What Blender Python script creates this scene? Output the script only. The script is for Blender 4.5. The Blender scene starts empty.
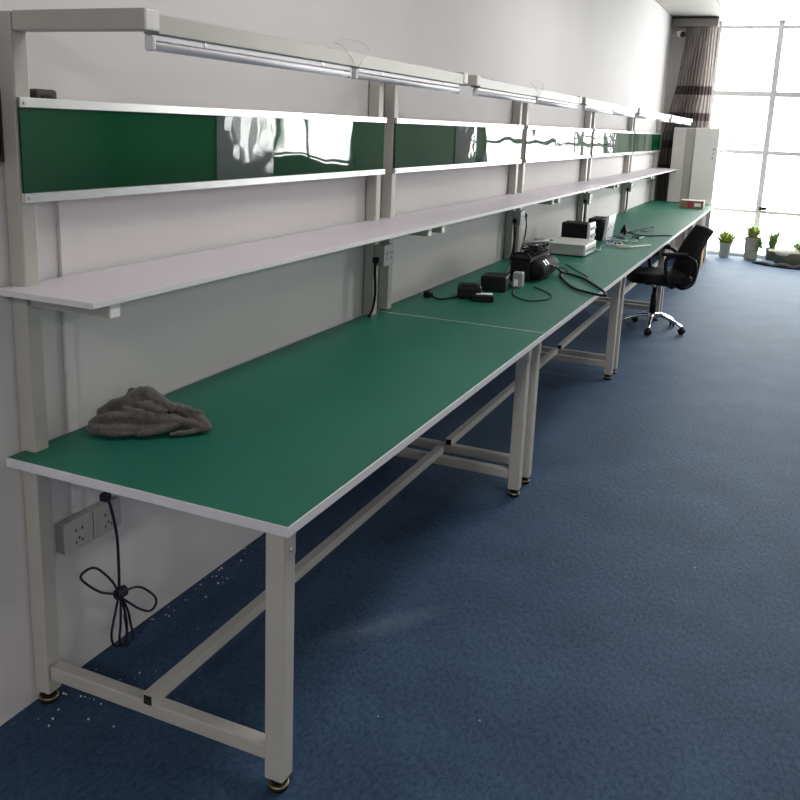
import bpy, bmesh, math, random
from mathutils import Vector, Matrix, noise
random.seed(7)
sc = bpy.context.scene
COL = sc.collection
PI = math.pi

# ------------------------------------------------------------------ materials
def mat(name, rgb, rough=0.5, metal=0.0, spec=0.5, var=0.0, vscale=8.0, bump=0.0, bscale=60.0, coat=0.0, emis=0.0, sheen=0.0, trans=0.0):
    m = bpy.data.materials.new(name); m.use_nodes = True
    nt = m.node_tree; b = nt.nodes['Principled BSDF']
    b.inputs['Roughness'].default_value = rough
    b.inputs['Metallic'].default_value = metal
    b.inputs['Specular IOR Level'].default_value = spec
    b.inputs['Coat Weight'].default_value = coat
    b.inputs['Sheen Weight'].default_value = sheen
    b.inputs['Base Color'].default_value = (*rgb, 1)
    if emis:
        b.inputs['Emission Color'].default_value = (*rgb, 1); b.inputs['Emission Strength'].default_value = emis
    tc = nt.nodes.new('ShaderNodeTexCoord')
    if var > 0:
        n = nt.nodes.new('ShaderNodeTexNoise'); n.inputs['Scale'].default_value = vscale; n.inputs['Detail'].default_value = 5
        r = nt.nodes.new('ShaderNodeValToRGB')
        r.color_ramp.elements[0].position = .3; r.color_ramp.elements[1].position = .7
        r.color_ramp.elements[0].color = (*[max(0, c*(1-var)) for c in rgb], 1)
        r.color_ramp.elements[1].color = (*[min(1, c*(1+var)) for c in rgb], 1)
        nt.links.new(tc.outputs['Object'], n.inputs['Vector']); nt.links.new(n.outputs['Fac'], r.inputs['Fac'])
        nt.links.new(r.outputs['Color'], b.inputs['Base Color'])
    if bump > 0:
        n2 = nt.nodes.new('ShaderNodeTexNoise'); n2.inputs['Scale'].default_value = bscale; n2.inputs['Detail'].default_value = 4
        bp = nt.nodes.new('ShaderNodeBump'); bp.inputs['Strength'].default_value = bump; bp.inputs['Distance'].default_value = .01
        nt.links.new(tc.outputs['Object'], n2.inputs['Vector']); nt.links.new(n2.outputs['Fac'], bp.inputs['Height'])
        nt.links.new(bp.outputs['Normal'], b.inputs['Normal'])
    return m

M = {}
M['wall'] = mat('wall_paint', (.74, .71, .708), .75, spec=.25, var=.03, vscale=1.2, bump=.05, bscale=40)
M['white_wall'] = mat('room_paint', (.62, .60, .60), .8, spec=.2, var=.03, vscale=1.0)
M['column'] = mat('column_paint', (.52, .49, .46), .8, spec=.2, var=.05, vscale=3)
M['frame_beige'] = mat('frame_enamel', (.46, .445, .405), .42, var=.03, vscale=5)
M['frame_cap'] = mat('plastic_cap', (.80, .785, .74), .5, var=.02)
M['edge'] = mat('edge_band', (.66, .66, .69), .5, var=.02)
M['green'] = mat('green_mat', (.009, .122, .080), .5, spec=.36, var=.08, vscale=3, bump=.02, bscale=200)
M['shelf'] = mat('shelf_laminate', (.70, .655, .71), .38, spec=.4, var=.02, vscale=4)
M['shelf_edge'] = mat('shelf_edge', (.68, .67, .67), .5, var=.02)
M['alu'] = mat('aluminium', (.74, .74, .73), .3, metal=.75, var=.05, vscale=20)
M['white_plastic'] = mat('white_plastic', (.75, .74, .76), .4, var=.02)
M['tube'] = mat('diffuser', (.88, .86, .92), .5, var=.02)
M['black'] = mat('black_plastic', (.007, .007, .008), .5, spec=.22, var=.2, vscale=30)
M['black_soft'] = mat('black_rubber', (.008, .008, .009), .7, spec=.15, var=.2, vscale=30)
M['cable'] = mat('black_cable', (.008, .009, .013), .6, spec=.2, var=.1)
M['cable_blue'] = mat('blue_black_cable', (.016, .016, .035), .5, spec=.3, var=.1)
M['cable_white'] = mat('white_cable', (.6, .6, .58), .5, var=.03)
M['cable_grey'] = mat('grey_blue_cable', (.18, .22, .28), .5, var=.1)
M['brass'] = mat('brass', (.30, .26, .16), .4, metal=.9, var=.1)
M['steel'] = mat('steel', (.6, .6, .58), .3, metal=.9, var=.05)
M['dark_hole'] = mat('tube_inside', (.05, .048, .045), .7, var=.1)
M['chrome'] = mat('chrome', (.82, .82, .84), .08, metal=1.0, var=.02)
M['light_grey'] = mat('instrument_grey', (.40, .40, .385), .45, var=.03)
M['grey_plastic'] = mat('grey_plastic', (.26, .28, .27), .45, var=.05)
M['pale_plastic'] = mat('pale_plastic', (.52, .525, .50), .45, var=.03)
M['silver'] = mat('silver_face', (.72, .72, .76), .35, metal=.3, var=.1, vscale=40)
M['carton'] = mat('carton', (.23, .125, .085), .8, var=.12, vscale=20)
M['carton_top'] = mat('carton_top', (.55, .44, .36), .8, var=.06, vscale=20)
M['carton_brown'] = mat('kraft_carton', (.30, .17, .075), .85, var=.15, vscale=15)
M['label_white'] = mat('paper_label', (.88, .86, .86), .7, var=.05, vscale=50)
M['red_print'] = mat('red_print', (.30, .04, .045), .7, var=.1)
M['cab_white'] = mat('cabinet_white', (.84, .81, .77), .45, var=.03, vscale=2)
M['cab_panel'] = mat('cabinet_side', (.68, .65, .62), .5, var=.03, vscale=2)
M['cab_gap_shade'] = mat('cabinet_gap_shade', (.42, .40, .37), .5, var=.04, vscale=3)  # shadow in the cabinet gap, put into the colour
M['purple'] = mat('purple_mark', (.22, .12, .22), .6, var=.1)
M['frame_bloom'] = mat('window_frame', (.62, .60, .62), .45, var=.04)  # frame colour lightened to stand in for bloom around the panes
M['pelmet'] = mat('pelmet_fabric', (.27, .25, .23), .8, spec=.2, var=.08, vscale=6)
M['towel'] = mat('grey_towel', (.105, .095, .089), .95, spec=.08, var=.25, vscale=70, bump=.6, bscale=220, sheen=.25)
M['pcb'] = mat('circuit_board', (.05, .16, .17), .45, var=.25, vscale=60)
M['pcb_grey'] = mat('grey_board', (.25, .27, .33), .45, var=.3, vscale=90)
M['pot'] = mat('pale_pot', (.42, .43, .38), .6, var=.12, vscale=25)
M['pot_grey'] = mat('grey_pot', (.25, .25, .22), .7, var=.2, vscale=25)
M['basin'] = mat('olive_basin', (.16, .16, .12), .5, var=.2, vscale=12)
M['pebbles'] = mat('white_sheet', (.75, .74, .62), .8, var=.1, vscale=30)
M['soil'] = mat('soil', (.05, .035, .02), .95, var=.3, vscale=60)
M['leaf'] = mat('yellow_green_leaf', (.25, .32, .06), .5, var=.35, vscale=18)
M['leaf_dark'] = mat('leaf_green', (.11, .17, .05), .5, var=.35, vscale=18)
M['crumb'] = mat('plaster_crumb', (.62, .60, .57), .9, var=.1)
M['dark_brown'] = mat('dark_brown_plastic', (.045, .03, .03), .5, var=.15)
M['lens'] = mat('lens_black', (.01, .01, .01), .15, var=.1)

def m_carpet():
    m = bpy.data.materials.new('blue_carpet'); m.use_nodes = True
    nt = m.node_tree; b = nt.nodes['Principled BSDF']; L = nt.links.new
    b.inputs['Roughness'].default_value = .68; b.inputs['Specular IOR Level'].default_value = .32
    b.inputs['Specular Tint'].default_value = (.19, .50, .60, 1); b.inputs['Sheen Weight'].default_value = .06; b.inputs['Sheen Tint'].default_value = (.45, .7, .9, 1); b.inputs['Sheen Roughness'].default_value = .4
    tc = nt.nodes.new('ShaderNodeTexCoord')
    mp = nt.nodes.new('ShaderNodeMapping'); mp.inputs['Scale'].default_value = (1, .55, 1); mp.inputs['Rotation'].default_value = (0, 0, .4)
    L(tc.outputs['Object'], mp.inputs['Vector'])
    n1 = nt.nodes.new('ShaderNodeTexNoise'); n1.inputs['Scale'].default_value = 75; n1.inputs['Detail'].default_value = 5; n1.inputs['Roughness'].default_value = .7
    n2 = nt.nodes.new('ShaderNodeTexNoise'); n2.inputs['Scale'].default_value = 3.2; n2.inputs['Detail'].default_value = 5
    L(mp.outputs['Vector'], n1.inputs['Vector']); L(tc.outputs['Object'], n2.inputs['Vector'])
    r1 = nt.nodes.new('ShaderNodeValToRGB'); e = r1.color_ramp.elements
    e[0].position = .3; e[0].color = (.017, .034, .077, 1); e[1].position = .72; e[1].color = (.055, .094, .168, 1)
    L(n1.outputs['Fac'], r1.inputs['Fac'])
    r2 = nt.nodes.new('ShaderNodeValToRGB'); e = r2.color_ramp.elements
    e[0].position = .3; e[0].color = (.74, .74, .76, 1); e[1].position = .75; e[1].color = (1.18, 1.18, 1.15, 1)
    L(n2.outputs['Fac'], r2.inputs['Fac'])
    mx = nt.nodes.new('ShaderNodeMix'); mx.data_type = 'RGBA'; mx.blend_type = 'MULTIPLY'; mx.inputs['Factor'].default_value = 1
    L(r1.outputs['Color'], mx.inputs[6]); L(r2.outputs['Color'], mx.inputs[7])
    # pale specks of dust
    v = nt.nodes.new('ShaderNodeTexVoronoi'); v.inputs['Scale'].default_value = 9; v.feature = 'F1'
    L(tc.outputs['Object'], v.inputs['Vector'])
    lt = nt.nodes.new('ShaderNodeMath'); lt.operation = 'LESS_THAN'; lt.inputs[1].default_value = .035
    L(v.outputs['Distance'], lt.inputs[0])
    n3 = nt.nodes.new('ShaderNodeTexNoise'); n3.inputs['Scale'].default_value = 2.3
    L(tc.outputs['Object'], n3.inputs['Vector'])
    gt = nt.nodes.new('ShaderNodeMath'); gt.operation = 'GREATER_THAN'; gt.inputs[1].default_value = .56
    L(n3.outputs['Fac'], gt.inputs[0])
    ml = nt.nodes.new('ShaderNodeMath'); ml.operation = 'MULTIPLY'; L(lt.outputs[0], ml.inputs[0]); L(gt.outputs[0], ml.inputs[1])
    m2 = nt.nodes.new('ShaderNodeMix'); m2.data_type = 'RGBA'; L(ml.outputs[0], m2.inputs['Factor'])
    L(mx.outputs[2], m2.inputs[6]); m2.inputs[7].default_value = (.28, .31, .36, 1)
    # a worn pale smear
    mp2 = nt.nodes.new('ShaderNodeMapping'); mp2.vector_type = 'TEXTURE'
    mp2.inputs['Location'].default_value = (.70, 2.37, 0); mp2.inputs['Rotation'].default_value = (0, 0, .95); mp2.inputs['Scale'].default_value = (.30, .07, 1)
    L(tc.outputs['Object'], mp2.inputs['Vector'])
    g = nt.nodes.new('ShaderNodeTexGradient'); g.gradient_type = 'SPHERICAL'; L(mp2.outputs['Vector'], g.inputs['Vector'])
    n4 = nt.nodes.new('ShaderNodeTexNoise'); n4.inputs['Scale'].default_value = 25; n4.inputs['Detail'].default_value = 4; L(tc.outputs['Object'], n4.inputs['Vector'])
    ms = nt.nodes.new('ShaderNodeMath'); ms.operation = 'MULTIPLY'; L(g.outputs['Fac'], ms.inputs[0]); L(n4.outputs['Fac'], ms.inputs[1])
    ms2 = nt.nodes.new('ShaderNodeMath'); ms2.operation = 'MULTIPLY'; ms2.inputs[1].default_value = .5; L(ms.outputs[0], ms2.inputs[0])
    m3 = nt.nodes.new('ShaderNodeMix'); m3.data_type = 'RGBA'; L(ms2.outputs[0], m3.inputs['Factor'])
    L(m2.outputs[2], m3.inputs[6]); m3.inputs[7].default_value = (.24, .26, .32, 1)
    L(m3.outputs[2], b.inputs['Base Color'])
    bp = nt.nodes.new('ShaderNodeBump'); bp.inputs['Strength'].default_value = .5; bp.inputs['Distance'].default_value = .006
    L(n1.outputs['Fac'], bp.inputs['Height']); L(bp.outputs['Normal'], b.inputs['Normal'])
    return m
M['carpet'] = m_carpet()

def m_ceiling():
    m = bpy.data.materials.new('ceiling_panels'); m.use_nodes = True
    nt = m.node_tree; b = nt.nodes['Principled BSDF']; L = nt.links.new
    b.inputs['Roughness'].default_value = .55; b.inputs['Specular IOR Level'].default_value = .3
    tc = nt.nodes.new('ShaderNodeTexCoord')
    br = nt.nodes.new('ShaderNodeTexBrick'); br.offset = 0
    br.inputs['Scale'].default_value = 1; br.inputs['Brick Width'].default_value = .69; br.inputs['Row Height'].default_value = .9
    br.inputs['Mortar Size'].default_value = .012; br.inputs['Color1'].default_value = (.45, .435, .415, 1); br.inputs['Color2'].default_value = (.42, .41, .39, 1)
    br.inputs['Mortar'].default_value = (.27, .26, .25, 1)
    L(tc.outputs['Object'], br.inputs['Vector']); L(br.outputs['Color'], b.inputs['Base Color'])
    return m
M['ceil'] = m_ceiling()

def m_glossboard():
    m = bpy.data.materials.new('green_gloss_film'); m.use_nodes = True
    nt = m.node_tree; b = nt.nodes['Principled BSDF']; L = nt.links.new
    b.inputs['Base Color'].default_value = (.002, .068, .027, 1)
    b.inputs['Roughness'].default_value = .02; b.inputs['Specular IOR Level'].default_value = .5
    tc = nt.nodes.new('ShaderNodeTexCoord')
    n = nt.nodes.new('ShaderNodeTexNoise'); n.inputs['Scale'].default_value = 2.6; n.inputs['Detail'].default_value = 2.0
    bp = nt.nodes.new('ShaderNodeBump'); bp.inputs['Strength'].default_value = .22; bp.inputs['Distance'].default_value = .007
    L(tc.outputs['Object'], n.inputs['Vector']); L(n.outputs['Fac'], bp.inputs['Height']); L(bp.outputs['Normal'], b.inputs['Normal'])
    return m
M['board'] = m_glossboard()

def m_clear(name, tint, alpha, rough):
    m = bpy.data.materials.new(name); m.use_nodes = True
    nt = m.node_tree; b = nt.nodes['Principled BSDF']
    b.inputs['Base Color'].default_value = (*tint, 1); b.inputs['Roughness'].default_value = rough; b.inputs['Alpha'].default_value = alpha
    b.inputs['Specular IOR Level'].default_value = .7
    n = nt.nodes.new('ShaderNodeTexNoise'); n.inputs['Scale'].default_value = 5
    bp = nt.nodes.new('ShaderNodeBump'); bp.inputs['Strength'].default_value = .3; bp.inputs['Distance'].default_value = .02
    tc = nt.nodes.new('ShaderNodeTexCoord')
    nt.links.new(tc.outputs['Object'], n.inputs['Vector']); nt.links.new(n.outputs['Fac'], bp.inputs['Height']); nt.links.new(bp.outputs['Normal'], b.inputs['Normal'])
    return m
M['sleeve'] = m_clear('clear_sleeve_film', (.22, .25, .25), .34, .04)

def m_glass():
    m = bpy.data.materials.new('window_glass'); m.use_nodes = True
    nt = m.node_tree; nt.nodes.clear(); L = nt.links.new
    o = nt.nodes.new('ShaderNodeOutputMaterial'); t = nt.nodes.new('ShaderNodeBsdfTransparent'); g = nt.nodes.new('ShaderNodeBsdfGlossy')
    g.inputs['Roughness'].default_value = .02; mx = nt.nodes.new('ShaderNodeMixShader'); mx.inputs[0].default_value = .05
    t.inputs['Color'].default_value = (.97, .985, .98, 1)
    L(t.outputs[0], mx.inputs[1]); L(g.outputs[0], mx.inputs[2]); L(mx.outputs[0], o.inputs['Surface'])
    return m
M['glass'] = m_glass()

def m_mesh_fabric():
    m = mat('black_mesh_fabric', (.010, .008, .009), .85, spec=.08, var=.3, vscale=80)
    return m
M['meshback'] = m_mesh_fabric()

def m_curtain():
    m = bpy.data.materials.new('banded_curtain'); m.use_nodes = True
    nt = m.node_tree; b = nt.nodes['Principled BSDF']; L = nt.links.new
    b.inputs['Roughness'].default_value = .85; b.inputs['Specular IOR Level'].default_value = .15
    tc = nt.nodes.new('ShaderNodeTexCoord'); sp = nt.nodes.new('ShaderNodeSeparateXYZ'); L(tc.outputs['Object'], sp.inputs[0])
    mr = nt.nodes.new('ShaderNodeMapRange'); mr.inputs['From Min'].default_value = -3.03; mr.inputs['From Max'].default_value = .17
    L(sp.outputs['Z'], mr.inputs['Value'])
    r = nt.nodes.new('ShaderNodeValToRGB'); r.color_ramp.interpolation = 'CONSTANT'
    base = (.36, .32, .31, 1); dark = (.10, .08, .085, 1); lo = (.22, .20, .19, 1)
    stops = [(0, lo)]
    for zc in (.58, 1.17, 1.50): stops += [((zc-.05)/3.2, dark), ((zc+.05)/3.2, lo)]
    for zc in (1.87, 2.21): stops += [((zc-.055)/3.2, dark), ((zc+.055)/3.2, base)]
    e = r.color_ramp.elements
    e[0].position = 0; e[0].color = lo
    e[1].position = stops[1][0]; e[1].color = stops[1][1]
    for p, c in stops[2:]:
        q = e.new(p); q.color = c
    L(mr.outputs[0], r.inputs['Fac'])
    # fine vertical threads
    mp = nt.nodes.new('ShaderNodeMapping'); mp.inputs['Scale'].default_value = (55, 55, 1.2); L(tc.outputs['Object'], mp.inputs['Vector'])
    n = nt.nodes.new('ShaderNodeTexNoise'); n.inputs['Scale'].default_value = 1.0; n.inputs['Detail'].default_value = 2; L(mp.outputs['Vector'], n.inputs['Vector'])
    rr = nt.nodes.new('ShaderNodeValToRGB'); rr.color_ramp.elements[0].color = (.65, .65, .65, 1); rr.color_ramp.elements[1].color = (1.25, 1.25, 1.25, 1)
    rr.color_ramp.elements[0].position = .35; rr.color_ramp.elements[1].position = .65
    L(n.outputs['Fac'], rr.inputs['Fac'])
    mx = nt.nodes.new('ShaderNodeMix'); mx.data_type = 'RGBA'; mx.blend_type = 'MULTIPLY'; mx.inputs['Factor'].default_value = 1
    L(r.outputs['Color'], mx.inputs[6]); L(rr.outputs['Color'], mx.inputs[7]); L(mx.outputs[2], b.inputs['Base Color'])
    tr = nt.nodes.new('ShaderNodeBsdfTranslucent'); L(mx.outputs[2], tr.inputs['Color'])
    ms = nt.nodes.new('ShaderNodeMixShader'); ms.inputs[0].default_value = .35
    out = nt.nodes['Material Output']; L(b.outputs[0], ms.inputs[1]); L(tr.outputs[0], ms.inputs[2]); L(ms.outputs[0], out.inputs['Surface'])
    return m
M['curtain'] = m_curtain()

# ------------------------------------------------------------------ mesh helpers (world coordinates in, local mesh out)
class MB:
    def __init__(s): s.v = []; s.f = []; s.mi = []; s.sm = []
    def add(s, vs, fs, mi=0, smooth=False):
        b = len(s.v); s.v += [Vector(v) for v in vs]
        for f in fs: s.f.append([i+b for i in f]); s.mi.append(mi); s.sm.append(smooth)
        return s
    def bm_add(s, bm, mi=0, smooth=False, mtx=None):
        bm.verts.index_update()
        s.add([(mtx @ v.co) if mtx else v.co.copy() for v in bm.verts], [[v.index for v in f.verts] for f in bm.faces], mi, smooth); bm.free()
        return s
    def box(s, x0, x1, y0, y1, z0, z1, bev=0.0, mi=0, mtx=None, seg=2):
        bm = bmesh.new(); bmesh.ops.create_cube(bm, size=1)
        for v in bm.verts: v.co = Vector(((x0+x1)/2+v.co.x*(x1-x0), (y0+y1)/2+v.co.y*(y1-y0), (z0+z1)/2+v.co.z*(z1-z0)))
        if bev > 0: bmesh.ops.bevel(bm, geom=list(bm.edges), offset=bev, segments=seg, affect='EDGES', profile=.5)
        return s.bm_add(bm, mi, False, mtx)
    def lathe(s, prof, c, axis='z', n=20, mi=0, smooth=True, mtx=None):
        vs = []; fs = []
        for r, h in prof:
            for k in range(n):
                a = 2*PI*k/n; p = (r*math.cos(a), r*math.sin(a), h)
                if axis == 'x': p = (h, p[0], p[1])
                if axis == 'y': p = (p[1], h, p[0])
                p = Vector(p)+Vector(c)
                vs.append(mtx @ p if mtx else p)
        for i in range(len(prof)-1):
            for k in range(n):
                k2 = (k+1) % n; fs.append([i*n+k, i*n+k2, (i+1)*n+k2, (i+1)*n+k])
        s.add(vs, fs, mi, smooth)
        b = len(s.v)-len(vs)
        if prof[0][0] > 1e-6: s.f.append([b+k for k in range(n)][::-1]); s.mi.append(mi); s.sm.append(False)
        if prof[-1][0] > 1e-6: s.f.append([b+(len(prof)-1)*n+k for k in range(n)]); s.mi.append(mi); s.sm.append(False)
        return s
    def tube(s, pts, r, n=8, sub=6, mi=0, closed=False, flat=1.0):
        P = spline(pts, sub) if sub > 1 else [Vector(p) for p in pts]
        rr = r if callable(r) else (lambda t: r)
        N = len(P); vs = []; up = None
        for i, p in enumerate(P):
            t = (P[min(i+1, N-1)]-P[max(i-1, 0)])
            if t.length < 1e-9: t = Vector((0, 0, 1))
            t.normalize()
            if up is None:
                up = Vector((0, 0, 1)) if abs(t.z) < .9 else Vector((1, 0, 0))
            up = (up - t*up.dot(t))
            if up.length < 1e-6: up = t.orthogonal()
            up.normalize(); sd = t.cross(up); R = rr(i/(N-1))
            for k in range(n):
                a = 2*PI*k/n; vs.append(p+sd*math.cos(a)*R+up*math.sin(a)*R*flat)
        fs = []
        for i in range(N-1):
            for k in range(n):
                k2 = (k+1) % n; fs.append([i*n+k, i*n+k2, (i+1)*n+k2, (i+1)*n+k])
        fs.append([k for k in range(n)][::-1]); fs.append([(N-1)*n+k for k in range(n)])
        return s.add(vs, fs, mi, True)
    def build(s, name, mats, parent=None, fix=False):
        me = bpy.data.meshes.new(name)
        off = parent_origin(parent)
        me.from_pydata([tuple(v-off) for v in s.v], [], s.f)
        mats = mats if isinstance(mats, (list, tuple)) else [mats]
        for m in mats: me.materials.append(m)
        me.polygons.foreach_set('material_index', s.mi); me.polygons.foreach_set('use_smooth', s.sm)
        if True:
            bm = bmesh.new(); bm.from_mesh(me); bmesh.ops.recalc_face_normals(bm, faces=bm.faces); bm.to_mesh(me); bm.free()
        me.update()
        o = bpy.data.objects.new(name, me); COL.objects.link(o)
        if parent: o.parent = parent
        return o

def parent_origin(p):
    t = Vector((0, 0, 0))
    while p is not None: t += p.location; p = p.parent
    return t

def spline(pts, sub):
    P = [Vector(p) for p in pts]
    if len(P) < 3: return [P[0].lerp(P[-1], i/sub) for i in range(sub+1)]
    out = []
    for i in range(len(P)-1):
        p0 = P[max(i-1, 0)]; p1 = P[i]; p2 = P[i+1]; p3 = P[min(i+2, len(P)-1)]
        for k in range(sub):
            t = k/sub; t2 = t*t; t3 = t2*t
            out.append(.5*((2*p1)+(-p0+p2)*t+(2*p0-5*p1+4*p2-p3)*t2+(-p0+3*p1-3*p2+p3)*t3))
    out.append(P[-1]); return out

def tag(o, label=None, cat=None, group=None, kind=None):
    if label: o['label'] = label
    if cat: o['category'] = cat
    if group: o['group'] = group
    if kind: o['kind'] = kind
    return o
def thing(name, label, cat, loc, group=None):
    o = bpy.data.objects.new(name, None); COL.objects.link(o); o.location = loc; o.empty_display_size = .05
    return tag(o, label, cat, group)
def box(name, x0, x1, y0, y1, z0, z1, m, parent=None, bev=0.0): return MB().box(x0, x1, y0, y1, z0, z1, bev).build(name, m, parent)
def copy_tree(o, parent=None):
    kids = list(o.children); c = o.copy(); COL.objects.link(c); c.parent = parent
    for k in kids: copy_tree(k, c)
    return c

# ------------------------------------------------------------------ calibrated layout
Y0, L, D, H = 1.525, 2.159, .853, .75
YW, ZC, XR, YB = 13.2, 3.16, 10.5, -4.0

# ------------------------------------------------------------------ room shell
tag(box('floor', -.1, XR, YB, YW+.15, -.1, 0, M['carpet']), kind='structure')
tag(box('ceiling', -.1, XR, YB, YW+.15, ZC, ZC+.1, M['ceil']), kind='structure')
tag(box('wall_left', -.1, 0, YB, YW+.15, 0, ZC, M['wall']), kind='structure')
tag(box('wall_right', XR, XR+.1, YB, YW+.15, 0, ZC, M['white_wall']), kind='structure')
tag(box('wall_back', -.1, XR+.1, YB-.1, YB, 0, ZC, M['white_wall']), kind='structure')
wf = MB()
wf.box(0, .56, YW, YW+.15, 0, ZC); wf.box(2.93, 5.2, YW, YW+.15, 0, ZC); wf.box(7.5, XR, YW, YW+.15, 0, ZC); wf.box(5.2, 7.5, YW, YW+.15, 0, .95)
tag(wf.build('wall_far', M['column']), kind='structure')
tag(box('column', 0, .52, 12.76, YW, 0, ZC, M['column']), kind='structure')
tag(MB().box(.52, 2.93, YW-.10, YW+.05, 0, .045, .006).build('trim_1', M['edge']), kind='structure')

def window(idx, xs, zs, handle=False, zb=.045):
    w = bpy.data.objects.new('window_%d' % idx, None); COL.objects.link(w); w.location = (xs[0], YW+.03, zb); tag(w, kind='structure')
    f = MB()
    for i, x in enumerate(xs):
        hw = .038
        f.box(x-hw, x+hw, YW, YW+.07, zb, ZC, .004)
    for i in range(len(xs)-1):
        for z, hh in zs: f.box(xs[i]+.036, xs[i+1]-.036, YW+.005, YW+.065, z-hh, z+hh, .004)
    if idx == 1: f.box(xs[0]+.036, xs[1]-.036, YW+.005, YW+.05, 1.528, 1.553, .003)
    f.build('frame', M['frame_bloom'], w)
    zz = [zb]+[z for z, _ in zs]+[ZC]
    for i in range(len(xs)-1):
        for j in range(len(zz)-1):
            if zz[j+1]-zz[j] < .03: continue
            MB().box(xs[i]+.03, xs[i+1]-.03, YW+.03, YW+.036, zz[j]+.01, zz[j+1]-.01).build('pane', M['glass'], w)
    if handle:
        h = MB().box(xs[1]+.005, xs[1]+.105, YW-.045, YW+.008, .655, .70, .008).box(xs[1]+.02, xs[1]+.05, YW-.06, YW-.04, .66, .70, .006)
        h.build('handle', M['black'], w)
    return w
window(1, [.56, 1.355, 2.15, 2.93], [(.625, .022), (1.435, .028), (2.215, .036), (3.085, .022)], True)
window(2, [5.2, 5.96, 6.74, 7.5], [(1.0, .022), (2.215, .036), (3.085, .022)], zb=.95)

# ------------------------------------------------------------------ workbenches
LAB = [
 ('pale beige steel workbench with green top carrying only a crumpled grey cloth', 'workbench'),
 ('green-topped workbench carrying black adapters and a black case, beside the grey cloth bench', 'workbench'),
 ('green-topped workbench carrying the pale instrument boxes and tangled wires, office chair at its far end', 'workbench'),
 ('mostly bare green workbench between the wire-strewn bench and the carton bench', 'workbench'),
 ('green-topped workbench at the window end carrying a small brown carton', 'workbench'),
]
def make_bench():
    r = thing('workbench', LAB[0][0], 'workbench', (.43, Y0, 0), 'green workbenches in a row along the left wall')
    y1 = Y0+L-.002
    top = MB().box(.0205, D-.003, Y0+.003, y1-.003, H-.022, H+.0005).build('tabletop', M['green'], r)
    e = MB(); t = .0034; zz0, zz1 = H-.025, H
    e.box(.0175, D, Y0, Y0+t, zz0, zz1, .0012).box(.0175, D, y1-t, y1, zz0, zz1, .0012)
    e.box(D-t, D, Y0+t*.5, y1-t*.5, zz0, zz1, .0012).box(.0175, .0175+t, Y0+t*.5, y1-t*.5, zz0, zz1, .0012)
    e.box(.0205, D-.003, Y0+.003, y1-.003, zz0, H-.021)
    e.build('edge_band', M['edge'], top)
    ys = (Y0+.082, y1-.080)
    def foot(x, y, parent):
        f = MB().lathe([(.020, .0), (.024, .003), (.024, .009), (.014, .010), (.012, .022), (.020, .023), (.020, .028), (.010, .029), (.010, .036)], (x, y, 0), n=18)
        f.build('foot_glide', M['black_soft'], parent)
        g = MB().lathe([(.0245, .010), (.0265, .012), (.0265, .017), (.0245, .019)], (x, y, 0), n=18)
        g.build('brass_ring', M['brass'], parent)
    for i, y in enumerate(ys):
        lx = .783
        lg = MB().box(lx-.026, lx+.026, y-.025, y+.025, .036, H-.025, .004).build('leg', M['frame_beige'], r)
        foot(lx, y, lg)
        pl = MB().box(lx+.0255, lx+.029, y-.020, y+.020, H-.118, H-.026, .001)
        pl.build('bracket_plate', M['frame_beige'], lg)
        for z in (H-.052, H-.098):
            MB().lathe([(.0055, 0), (.0055, .002), (.003, .004)], (lx+.029, y-.004, z), axis='x', n=10).build('screw', M['steel'], lg)
    for i, y in enumerate(ys):
        px = .031
        ps = MB().box(px-.025, px+.025, y-.024, y+.024, .036, 1.84, .004).build('post', M['frame_beige'], r)
        foot(px, y, ps)
        MB().box(.0595, .757, y-.019, y+.019, .083, .124, .004).build('crossbar', M['frame_beige'], r)
        arm = MB().box(.0595, .444, y-.0235, y+.0235, 1.796, 1.841, .003).build('overhead_arm', M['frame_beige'], r)
        MB().box(.4435, .449, y-.0240, y+.0240, 1.7955, 1.8415, .004).build('end_cap', M['frame_cap'], arm)
        sb = MB().box(.0595, .312, y-.017, y+.017, 1.137, 1.1715, .003).build('shelf_bracket', M['frame_beige'], r)
        MB().box(.3115, .317, y-.0175, y+.0175, 1.1365, 1.1715, .003).build('end_cap', M['frame_cap'], sb)
    # hollow stretcher lying on the two crossbars
    st = MB(); xa, xb, za, zb, wt = .390, .422, .124, .157, .003
    ya, yb = Y0+.052, y1-.050
    def ring(x0, x1, z0, z1, y): return [(x0, y, z0), (x1, y, z0), (x1, y, z1), (x0, y, z1)]
    vs = ring(xa, xb, za, zb, ya)+ring(xa, xb, za, zb, yb)+ring(xa+wt, xb-wt, za+wt, zb-wt, ya)+ring(xa+wt, xb-wt, za+wt, zb-wt, yb)
    out = []; inn = []
    for k in range(4):
        k2 = (k+1) % 4
        out += [[k, k2, 4+k2, 4+k], [k, 8+k, 8+k2, k2], [4+k, 4+k2, 12+k2, 12+k]]; inn.append([8+k, 12+k, 12+k2, 8+k2])
    st.add(vs, out, 0); b = len(st.f); st.f += inn; st.mi += [1]*4; st.sm += [False]*4
    st.build('stretcher', [M['frame_beige'], M['dark_hole']], r)
    # light rail between the arms
    MB().box(.402, .446, ys[0]+.023, ys[1]-.023, 1.7905, 1.834, .003).build('light_rail', M['frame_beige'], r)
    # shelf
    sh = MB().box(.018, .3235, Y0+.001, y1-.001, 1.1735, 1.1875, .001).build('shelf', M['shelf'], r)
    MB().box(.323, .3255, Y0, y1, 1.173, 1.1878, .0008).box(.018, .324, Y0-.001, Y0+.0015, 1.173, 1.1878, .0006).build('edge_band', M['shelf_edge'], sh)
    # glossy green display board between two aluminium rails
    pa, pb = Y0+.058, Y0+2.108
    bd = bmesh.new(); bmesh.ops.create_grid(bd, x_segments=80, y_segments=10, size=.5)
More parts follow.
